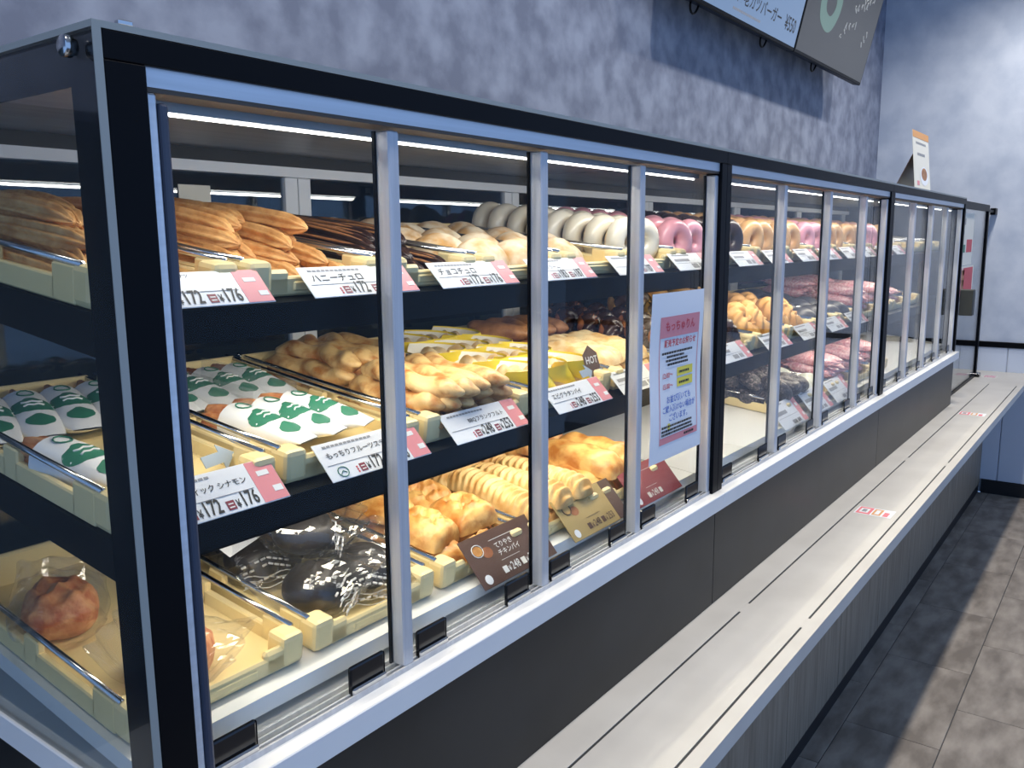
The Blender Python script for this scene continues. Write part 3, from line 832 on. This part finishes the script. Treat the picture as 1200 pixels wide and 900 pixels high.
for q, x in enumerate((1.832, 2.088)):
    M_, w_ = G('m', x, x + 0.240, 'of golden crullers, %s of two' % ('left' if q == 0 else 'right'))
    for j in range(4):
        for i in range(2):
            put('cruller', cruller[(i + j) % 2], M_, 0.070 + i * 0.100, 0.080 + j * 0.098, 0.044, 'golden ridged cruller in the %s cruller tray, %s, %s' % ('left' if q == 0 else 'right', ORD[j], ('left', 'right')[i]), 'cruller', 'golden crullers', rx=R_(44 + rnd(-8, 8)), rz=R_(rnd(10, 35)))
for q, x in enumerate((2.344, 2.600)):
    M_, w_ = G('m', x, x + 0.240, 'of dark domed buns, %s of two' % ('left' if q == 0 else 'right'))
    for j in range(4):
        for i in range(2):
            put('dark_bun', darkbun, M_, 0.066 + i * 0.108, 0.075 + j * 0.100, 0.0, 'dark domed bun in the %s dark tray, %s, %s' % ('left' if q == 0 else 'right', ORD[j], ('left', 'right')[i]), 'bun', 'dark domed buns', s=.95)
def packets(TM, n, label, group, lay=3):
    for l in range(lay):
        for j in range(2):
            for i in range(n - (l == 2)):
                put('sweet_packet', pack_me, TM, 0.052 + i * 0.068 + l * .006, 0.115 + j * 0.195, 0.002 + l * 0.033, '%s, %s, %s, %s' % (label, LAY[l], ('front', 'rear')[j], ('left', 'centre', 'right')[i]), 'packet', group, rz=R_(rnd(-9, 9)), rx=R_(rnd(-4, 4)))
for q, x in enumerate((2.856, 3.112)):
    M_, w_ = G('m', x, x + 0.240, 'of pink packets, %s of two' % ('left' if q == 0 else 'right'))
    packets(M_, 3, 'glossy pink packet in the %s middle-shelf tray' % ('left' if q == 0 else 'right'), 'pink packets on the middle shelf')
M_, w_ = G('m', 3.368, 3.608, 'of pink packets in the far case')
packets(M_, 3, 'glossy pink packet in the far case middle tray', 'pink packets in the far case', 2)
G('m', 3.624, 3.864, 'left empty in the far case')

# ------------------------------------------------------------------ bottom shelf
def bagged(TM, x, y, z, me, label, group, rz, k, label_tag=False, prn=True, s=1.0):
    kids = [('bag', bag_me[k % 3])]
    if prn: kids.append(('print', print_me))
    o = put('bagged_loaf', me, TM, x, y, z, label, 'bread', group, rz=rz, rx=R_(rnd(-6, 10)), s=s, kids=kids)
    if label_tag:
        t = obj('paper_label', tag_label_me, o); t.location = (-0.032, -0.012, 0.066); t.rotation_euler = (R_(18), R_(-16), R_(20))
    return o
M_, w_ = G('b', 0.012, 0.252, 'with two bagged orange loaves at the left glass')
bagged(M_, 0.062, 0.270, 0.0, bag_bread_o, 'orange loaf in a clear bag at the side glass', 'bagged orange loaves', R_(-28), 0, prn=False)
bagged(M_, 0.100, 0.075, 0.0, bag_bread_o, 'orange loaf in a clear bag with label behind the black post', 'bagged orange loaves', R_(38), 1, True, prn=False)
M_, w_ = G('b', 0.270, 0.506, 'of black loaves in clear bags')
for i, (x, y, rz, t) in enumerate(((0.075, 0.085, 30, 0), (0.165, 0.085, -30, 0), (0.070, 0.215, -18, 1), (0.165, 0.210, 12, 0), (0.070, 0.335, 25, 0), (0.165, 0.335, -15, 0), (0.110, 0.165, 50, 0), (0.120, 0.300, -40, 0))):
    bagged(M_, x, y, 0.002 if i < 6 else 0.052, bag_bread_k, 'black loaf in a printed clear bag, ' + ['front left of the heap', 'front right of the heap beside the pies', 'middle left with white label', 'middle right of the heap', 'rear left of the heap', 'rear right of the heap', 'lying on top near the front', 'lying on top near the rear'][i],
           'bagged black loaves', R_(rz), i, bool(t), s=1.08)
M_, w_ = G('b', 0.524, 0.736, 'of square scored pies')
for lay in range(2):
    for j in range(4):
        for i in range(2):
            if lay and j == 3: continue
            put('square_pie', sq_pie[(i + j + lay) % 3], M_, 0.058 + i * 0.098, 0.075 + j * 0.098 + lay * .02, 0.002 + lay * 0.036, 'golden square scored pie, %s, %s, %s' % (LAY[lay], ORD[j], ('left', 'right')[i]), 'pie', 'square pies',
                rx=R_(rnd(-4, 22)), ry=R_(rnd(-16, 16)), rz=R_(rnd(-18, 18)))
M_, w_ = G('b', 0.754, 0.994, 'of chevron scored pies')
for lay in range(2):
    for j in range(2):
        for i in range(3):
            put('chevron_pie', chev[(i + j) % 2], M_, 0.048 + i * 0.072, 0.115 + j * 0.205, 0.002 + lay * 0.034, 'pale golden chevron scored pie, %s, %s, %s' % (LAY[lay], ('front', 'rear')[j], ('left', 'centre', 'right')[i]), 'pie', 'chevron pies', rz=R_(rnd(-7, 5)), rx=R_(rnd(-2, 4)))
M_, w_ = G('b', 1.010, 1.250, 'of long plain pies')
for lay in range(2):
    for j in range(2):
        for i in range(3 - lay):
            put('long_pie', long_pie[(i + j) % 2], M_, 0.052 + i * 0.070 + lay * .03, 0.115 + j * 0.200, 0.002 + lay * 0.038, 'long smooth golden pie, %s, %s, %s' % (LAY[lay], ('front', 'rear')[j], ('left', 'centre', 'right')[i]), 'pie', 'long pies', rz=R_(rnd(-10, 14)))
M_, w_ = G('b', 2.100, 2.335, 'of dark crumb doughnuts')
for lay in range(2):
    for j in range(5):
        for i in range(3):
            put('crumb_doughnut', crumb[(i + j) % 2], M_, 0.046 + i * 0.072, 0.058 + j * 0.078, 0.022 + lay * .045, 'dark crumb covered doughnut, %s, %s, %s' % (LAY[lay], ORD[j], ('left', 'centre', 'right')[i]), 'doughnut', 'crumb doughnuts', rx=R_(rnd(5, 40)), rz=R_(rnd(0, 60)))
M_, w_ = G('b', 2.350, 2.585, 'of pale domed buns, nearer')
for j in range(4):
    for i in range(2):
        put('pale_bun', palebun, M_, 0.064 + i * 0.106, 0.075 + j * 0.102, 0.0, 'pale greenish domed bun, %s, %s' % (ORD[j], ('left', 'right')[i]), 'bun', 'pale domed buns')
for q, x in enumerate((2.600, 2.850, 3.100)):
    M_, w_ = G('b', x, x + 0.235, 'of pink packets on the white deck, %s of three' % ['left', 'middle', 'right'][q])
    packets(M_, 3, 'glossy pink packet in the %s bottom tray' % ['left', 'middle', 'right'][q], 'pink packets on the bottom shelf')

# ------------------------------------------------------------------ price cards
def frame_at(x, y, z, deg):
    return Matrix.Translation((x, y, z)) @ Matrix.Rotation(R_(deg), 4, 'X')
def price_card(x, y, z, label, deg=46, W=0.185, H=0.050, name='', sub='', p1='', p2='', logo=False, tiny=True, nsize=0.0145):
    c = thing('price_card', label, 'price card', frame_at(x, y, z, deg), 'white and pink price cards')
    MB().box(0, W, 0, H, -0.0016, 0, bev=0.0006).build('card', 'card_white', c)
    pk = 0.036
    m = MB().box(W - pk, W - 0.001, 0.001, H - 0.001, 0, 0.0004)
    pp = m.build('pink_panel', 'card_pink', c)
    m = MB().box(W - pk * .75, W - pk * .30, H * .62, H * .74, 0.0004, 0.0008)
    m.box(W - pk * .45, W - pk * .10, H * .20, H * .34, 0.0004, 0.0008)
    m.build('panel_print', 'ink_white', pp)
    m = MB(); e = 0.0006
    if tiny:
        if sub: text(m, sub, 0.012, H - 0.0085, 0.0058, 0, 0.01, z=e)
        else:
            for q in range(12):
                m.box(0.014 + q * .0072, 0.014 + q * .0072 + .0055, H - .0085, H - .0055, .0003, e, 1)
        m.box(0.006, W - pk - 0.004, H * .40, H * .412, .0003, e, 1)
    if name: text(m, name, 0.012, H - 0.0245, nsize, 0, 0.012, z=e)
    if p1:
        ox = W - pk - 0.096
        for a, p in ((ox, p1), (ox + 0.049, p2)):
            m.box(a, a + 0.0105, 0.0040, 0.0160, .0003, e, 2)
            m.box(a + .002, a + .0085, 0.0065, 0.0080, e, e + .0002, 3); m.box(a + .002, a + .0085, 0.0110, 0.0125, e, e + .0002, 3)
            text(m, '¥', a + 0.0125, 0.0042, 0.0150, 0, .02, z=e, sx=.62); text(m, p, a + 0.0190, 0.0042, 0.0265, 0, 0.02, z=e, sx=.60)
        for q in range(3): m.box(ox - 0.006, ox - 0.0035, 0.004 + q * .0036, 0.0066 + q * .0036, .0003, e, 4)
    else:
        m.box(W * .42, W * .58, .006, .018, .0003, e, 1); m.box(W * .62, W * .74, .006, .018, .0003, e, 1)
        m.box(.012, W * .45, H * .52, H * .66, .0003, e, 1)
    if logo:
        m.tube([(0.024 + .0085 * math.cos(t * .5236), 0.011 + .0075 * math.sin(t * .5236), e) for t in range(13)], 0.0007, 4, mi=5)
        m.tube([(0.019, 0.008, e), (0.024, 0.0125, e), (0.029, 0.009, e)], 0.0006, 4, mi=5)
    m.build('lettering', ['ink_black', 'ink_grey', 'card_maroon', 'ink_white', 'ink_red', 'paper_green'], c)['kind'] = 'stuff'
    return c
CT = (0.049, 1.5845); CM = (0.048, 1.3525)
price_card(0.025, *CT, 'white price card ¥172 ¥176 under the leftmost churros', sub='　　　　　　　　ン風ドーナツ', p1='172', p2='176')
price_card(0.268, *CT, 'white price card under the honey churros', sub='', name='ハニーチュロ', p1='172', p2='176')
price_card(0.502, *CT, 'white price card below the chocolate churros and buns', sub='', name='チョコチュロ', p1='172', p2='176')
price_card(0.742, *CT, 'white price card ¥183 ¥187 under the sugar buns', name='　　　クリーム', p1='183', p2='187', nsize=.011)
price_card(1.010, *CT, 'white price card ¥183 ¥187 under the white doughnuts', name='　', p1='183', p2='187')
price_card(1.270, *CT, 'white price card under the pink doughnuts by the post', name='', p1='', p2='')
for k, x in enumerate((1.600, 1.830, 2.080, 2.310, 2.540, 2.770, 3.000, 3.230)):
    price_card(x, *CT, 'small distant price card under the %s top tray past the post' % pos[k], W=.165)
price_card(0.030, *CM, 'white price card at the front of the leftmost middle tray', name='フルーツスティック シナモン', p1='172', p2='176', nsize=.0098, sub='', H=.058)
price_card(0.282, *CM, 'white price card with round green logo under the wrapped sticks', name='もっちりフルーツスティック', p1='172', p2='176', logo=True, nsize=.0105, H=.058)
price_card(0.525, *CM, 'white price card lettered BBQ under the twisted pastries', name='　　　　BBQフランクフルト', p1='248', p2='253', nsize=.0100, H=.055)
price_card(0.800, *CM, 'white price card under the yellow paper sleeves', name='エビグラタンパイ', p1='248', p2='253', nsize=.012, H=.055)
price_card(1.030, *CM, 'white price card half hidden behind the notice', H=.055)
for k, x in enumerate((1.520, 1.830, 2.120, 2.400, 2.660)):
    price_card(x, *CM, 'bluish price card on the middle shelf, %s past the black post' % pos[k], H=.055, W=.19)
def big_card(x, matn, label, name, p1, p2, ink, band=None):
    W, H = 0.205, 0.088
    c = thing('price_card', label, 'price card', frame_at(x, 0.043, 1.1065, 49), 'large coloured price cards')
    MB().box(0, W, 0, H, -0.0018, 0, bev=0.0006).build('card', matn, c)
    if band: MB().box(W - 0.038, W - 0.001, 0.001, H - 0.001, 0, .0004).build('side_band', band, c)
    m = MB(); e = .0006
    m.tube([(0.030 + .013 * math.cos(t * .5236), H - .026 + .011 * math.sin(t * .5236), e) for t in range(13)], 0.0008, 5)
    m.poly([(0.030 + .011 * math.cos(t * .6283), H - .026 + .009 * math.sin(t * .6283)) for t in range(10)], .0001, .0004, 1)
    m.poly([(0.050 + .013 * math.cos(t * .6283), H - .034 + .010 * math.sin(t * .6283)) for t in range(10)], .0001, .0004, 2)
    ls = name.split('\n')
    for i, l in enumerate(ls): text(m, l, 0.072, H - 0.034 - i * .0135, 0.0118, 0, .01, z=e)
    m.box(0.066, 0.135, H - .018, H - .0172, .0001, e)
    m.box(0.070, 0.120, H - .056, H - .0554, .0001, e)
    ox = 0.062
    if p1:
        for a, p in ((ox, p1), (ox + .050, p2)):
            m.box(a, a + .011, .010, .022, .0001, e)
            if p:
                text(m, '¥', a + .013, .010, .013, 0, .01, z=e, sx=.8); text(m, p, a + .021, .010, .020, 0, .01, z=e, sx=.78)
    m.poly([(0.020 + .0085 * math.cos(t * .5236), .013 + .0085 * math.sin(t * .5236)) for t in range(12)], .0001, .0005, 3)
    m.build('lettering', [ink, 'pie_gold', 'bread_brown', 'paper_white'], c)['kind'] = 'stuff'
big_card(0.580, 'card_brown', 'dark brown price card in front of the square pies', 'てりやき\nチキンパイ', '248', '253', 'ink_white')
big_card(0.846, 'card_tan', 'tan price card with dark side band in front of the chevron pies', '', '248', '253', 'card_brown', 'card_brown')
big_card(1.088, 'card_red', 'dull red price card in front of the long pies', '', '248', '', 'paper_cream')
for k, x in enumerate((1.975, 2.235, 2.49)):
    c = price_card(x, 0.043, 1.1065, 'large grey-blue price card on the white deck, %s past the post' % pos[k], deg=49, W=.21, H=.085)
    c['group'] = 'large coloured price cards'

# ------------------------------------------------------------------ notice on the glass
nt_ = thing('paper_notice', 'white paper notice with pink frame taped on the glass beside the post', 'notice', Matrix.Translation((1.058, 0.0060, 1.207)) @ Matrix.Rotation(R_(90), 4, 'X'))
NW, NH = 0.238, 0.340
nw = lambda x, y: 0.0022 * math.sin(y * 22 + x * 4) + 0.0022
MB().surf(12, 18, lambda u, v: (u * NW, v * NH, nw(u * NW, v * NH) - .0042), cu=False).build('sheet', 'paper_white', nt_)
def bend(mb, e=0.0):
    mb.v = [(a, b, c_ + nw(a, b) - .0042 + .0006 + e) for a, b, c_ in mb.v]
    return mb
m = MB()
X0, X1 = 0.040, NW - 0.020
def strip(mb, x0, x1, y0, y1, mi=0, n=10):
    for i in range(n):
        a = y0 + (y1 - y0) * i / n; b = y0 + (y1 - y0) * (i + 1) / n
        mb.add([(x0, a, 0), (x1, a, 0), (x1, b, 0), (x0, b, 0)], [[0, 1, 2, 3]], mi)
strip(m, X0, X1, 0.250, 0.292); strip(m, X0, X1, 0.034, 0.048)
strip(m, X0, X0 + .0025, 0.048, 0.250); strip(m, X1 - .0025, X1, 0.048, 0.250)
bend(m).build('pink_frame', 'card_pink', nt_)
m = MB(); cx = (X0 + X1) / 2
text(m, 'もっちゅりん', cx, 0.264, 0.0225, 0, .02, 'CENTER')
text(m, '販売予定のお知らせ', cx + .004, 0.232, 0.0160, 0, .02, 'CENTER')
text(m, '12:00～', X0 + 0.014, 0.168, 0.0150, 0, .01); text(m, '15:00～', X0 + 0.014, 0.146, 0.0150, 0, .01)
bend(m, .0004).build('red_lettering', 'ink_red', nt_)
m = MB()
text(m, 'お並び頂いても', cx, 0.117, 0.0165, 0, .01, 'CENTER'); text(m, 'ご購入頂けない場合が', cx, 0.098, 0.0155, 0, .01, 'CENTER'); text(m, 'ございます。', cx, 0.079, 0.0165, 0, .01, 'CENTER')
bend(m, .0004).build('blue_lettering', 'ink_blue', nt_)
m = MB()
for a, b in ((0.166, 0.184), (0.144, 0.162)): strip(m, X0 + .082, X1 - .022, a, b, n=4)
strip(m, X0 + .036, X0 + .046, .062, .074, n=3)
bend(m, .0002).build('yellow_mark', 'mark_yellow', nt_)
m = MB(); rr = random.Random(5)
for yy, xa, xb in ((0.216, .012, .150), (0.208, .034, .112), (0.200, .030, .130), (0.192, .038, .132), (0.172, .090, .140), (0.150, .090, .140), (0.066, .008, .150), (0.058, .008, .148), (0.051, .008, .154), (0.039, .112, .160)):
    x = X0 + xa
    while x < X0 + xb:
        l = rr.uniform(.004, .010); strip(m, x, min(x + l, X0 + xb), yy, yy + .0046, n=1); x += l + .0018
bend(m, .0005).build('black_print', 'ink_black', nt_)

# small paper notice on the rear glass
o = MB().box(0, 0.062, -0.001, 0, 0, 0.050).build('rear_notice', 'paper_cream'); o.location = (0.440, 0.5845, 1.700)
tag(o, 'small pale notice stuck on the dark rear glass above the churros', 'notice')

# ------------------------------------------------------------------ menu screens on the back wall
def menu_screen(x, label, dark):
    Mt = Matrix.Translation((x, 0.60, 2.4674)) @ Matrix.Rotation(R_(103), 4, 'X') @ Matrix.Scale(0.9184, 4)
    t = thing('menu_screen', label, 'screen', Mt)
    W, H = 1.183, 0.67
    MB().box(0, W, 0, H, -0.045, 0, bev=0.004).build('housing', 'black_frame', t)
    MB().box(0.012, W - 0.012, 0.016, H - 0.014, 0.0, 0.001).build('display', 'screen_dark' if dark else 'screen_light', t)
    MB().box(W * .4, W * .6, 0.24, 0.40, -0.15, -0.045).build('wall_bracket', 'black_frame', t)
    for cx_ in ((0.12, 0.86) if not dark else (0.40,)):
        MB().tube([(cx_ + .036 * math.cos(math.pi * k / 8), -0.040 * math.sin(math.pi * k / 8) + 0.004, -0.03) for k in range(9)], 0.0045, 6).build('cable_loop', 'black_frame', t)
    m = MB(); e = .0016
    if not dark:
        text(m, '海老カツバーガー', 0.42, 0.078, 0.066, 0, .012, z=e, sx=.98)
        m.build('item_lettering', 'ink_black', t)
        text(MB(), '¥550', 0.985, 0.070, 0.085, 0, .012, z=e, sx=.82).build('price_lettering', 'ink_black', t)
        m = MB()
        for q in range(14): m.box(.40 + q * .022, .417 + q * .022, .040, .050, .001, e)
        m.build('small_print', 'ink_grey', t)['kind'] = 'stuff'
    else:
        m.surf(40, 7, lambda u, v: (0.345 + (0.075 + .085 * v) * math.cos(6.283 * u) * (1 + .04 * math.sin(19 * u)), 0.285 + (0.055 + .075 * v) * math.sin(6.283 * u) * (1 + .04 * math.cos(23 * u)), e), smooth=False)
        m.build('picture', 'screen_ring', t)
        rr = random.Random(9)
        for (sx, sy, n_) in ((0.74, .34, 5), (0.66, .235, 4), (1.00, .235, 2), (.86, .40, 4), (.60, .19, 2), (.98, .20, 2)):
            m = MB()
            for q in range(n_):
                bx_, by_ = sx + q * .045 + rr.uniform(-.01, .01), sy + q * .012 + rr.uniform(-.01, .01)
                m.tube([(bx_ + rr.uniform(-.02, .02), by_ + rr.uniform(-.02, .02), e) for _ in range(4)], .0032, 4)
            m.build('chalk_line', 'screen_chalk', t)['kind'] = 'stuff'
emit('screen_ring', (0.22, 0.40, 0.36), 0.5); emit('screen_chalk', (0.5, 0.55, 0.62), 0.5)
menu_screen(2.4426, 'light blue lit menu screen with dark lettering high on the wall', False)
menu_screen(3.5328, 'dark grey menu screen with round chalk picture, near the wall corner', True)

# ------------------------------------------------------------------ end screen, reader, tent sign
es = thing('end_screen', 'black framed glass screen between the far case and the pale wall', 'glass screen', (4.402, 0.05, CZ))
O = (4.402, 0.05, CZ)
MB().box(4.412, 5.44, 0.048, 0.054, CZ + 0.018, 1.822).build('glass_sheet', 'pane', es, O)
MB().box(5.44, 5.475, 0.040, 0.062, CZ, 1.836, bev=.001).build('post', 'black_frame', es, O)
MB().box(4.402, 5.44, 0.044, 0.058, CZ, CZ + 0.018).build('bottom_rail', 'black_frame', es, O)
MB().box(4.402, 5.44, 0.036, 0.066, 1.800, 1.836, bev=.001).build('top_rail', 'black_frame', es, O)
MB().box(5.475, XW, 0.044, 0.058, 1.798, 1.812).build('wall_arm', 'black_frame', es, O)
MB().box(XW - .09, XW - .001, 0.036, 0.066, 1.785, 1.825, bev=.002).build('wall_bracket', 'black_frame', es, O)
MB().box(5.435, 5.500, 0.020, 0.062, CZ, CZ + 0.022, bev=.002).build('foot', 'black_gloss', es, O)
MB().box(4.402, 4.412, 0.02, 0.60, CZ, 1.836).build('side_frame', 'black_frame', es, O)
rd = thing('card_reader', 'dark olive box fixed to the front of the last black post', 'box', (4.42, -0.03, 1.24))
MB().box(-0.028, 0.030, -0.034, 0.028, 0.020, 0.150, bev=.003).build('housing', 'reader_dark', rd)
MB().box(-0.010, 0.020, 0.028, 0.0295, 0.05, 0.12).build('mount', 'black_frame', rd)
def poster(x, z, w_, h_, label, patches):
    t = thing('poster', label, 'poster', Matrix.Translation((x, 0.046, z)) @ Matrix.Rotation(R_(90), 4, 'X'))
    MB().box(0, w_, 0, h_, 0, 0.0006).build('sheet', 'paper_cream', t)
    m = MB()
    for (a, b, c_, d, mi) in patches: m.box(a * w_, b * w_, c_ * h_, d * h_, .0006, .001, mi)
    m.build('print', ['card_pink', 'ink_red', 'paper_green', 'ink_grey', 'choc_dough'], t)
poster(4.46, 1.50, 0.52, 0.275, 'cream poster with green and grey print on the end screen', [(.1, .5, .78, .9, 3), (.1, .45, .6, .66, 3), (.1, .4, .48, .53, 2), (.62, .95, .25, .5, 1), (.1, .55, .25, .4, 2)])
poster(4.46, 1.30, 0.62, 0.195, 'pink poster with brown figure shape below the cream one', [(.05, .4, .2, .95, 0), (.45, .95, .3, .95, 1), (.38, .52, .1, .9, 4), (.05, .5, .05, .18, 3)])
o = MB().box(5.47, 5.55, -0.06, 0.0, CZ, CZ + .0008).build('pink_label', 'pack_pink')
tag(o, 'small pale pink label on the counter at the foot of the end screen', 'label')

tn = thing('tent_sign', 'cream folded tent sign with orange top edge standing on the far case', 'sign', (3.72, 0.10, ZTOP + 0.0065))
W, H = 0.33, 0.275
a_ = math.radians(84)
Tf = Matrix.Rotation(a_, 4, 'X')
MB().box(0, W, 0, H, -0.002, 0, T=Tf).build('front_panel', 'paper_cream', tn)
Tb = Matrix.Translation((0, 0.100, 0)) @ Matrix.Rotation(R_(115), 4, 'X')
MB().box(0, W, 0, H * .68, 0, 0.002, T=Tb).build('rear_panel', 'card_brown', tn)
m = MB()
m.box(0, W, H * .89, H, .0002, .0008, 0, T=Tf)
m.surf(24, 2, lambda u, v: (W * .62 + .085 * v * math.cos(6.283 * u), H * .30 + .042 * v * math.sin(6.283 * u), .0007), mi=1, T=Tf, smooth=False)
m.surf(24, 2, lambda u, v: (W * .62 + .06 * v * math.cos(6.283 * u), H * .33 + .028 * v * math.sin(6.283 * u), .0010), mi=2, T=Tf, smooth=False)
for q in range(8): m.box(W * .18 + q * .026, W * .18 + q * .026 + .02, H * .80, H * .83, .0002, .0008, 3, T=Tf)
for q in range(6): m.box(W * .25 + q * .026, W * .25 + q * .026 + .02, H * .62, H * .66, .0002, .0008, 3, T=Tf)
m.box(W * .16, W * .30, H * .14, H * .21, .0002, .0008, 4, T=Tf)
m.build('print', ['sticker_orange', 'paper_white', 'choc_dough', 'ink_grey', 'card_pink'], tn)

bpy.data.objects.remove(TXT)
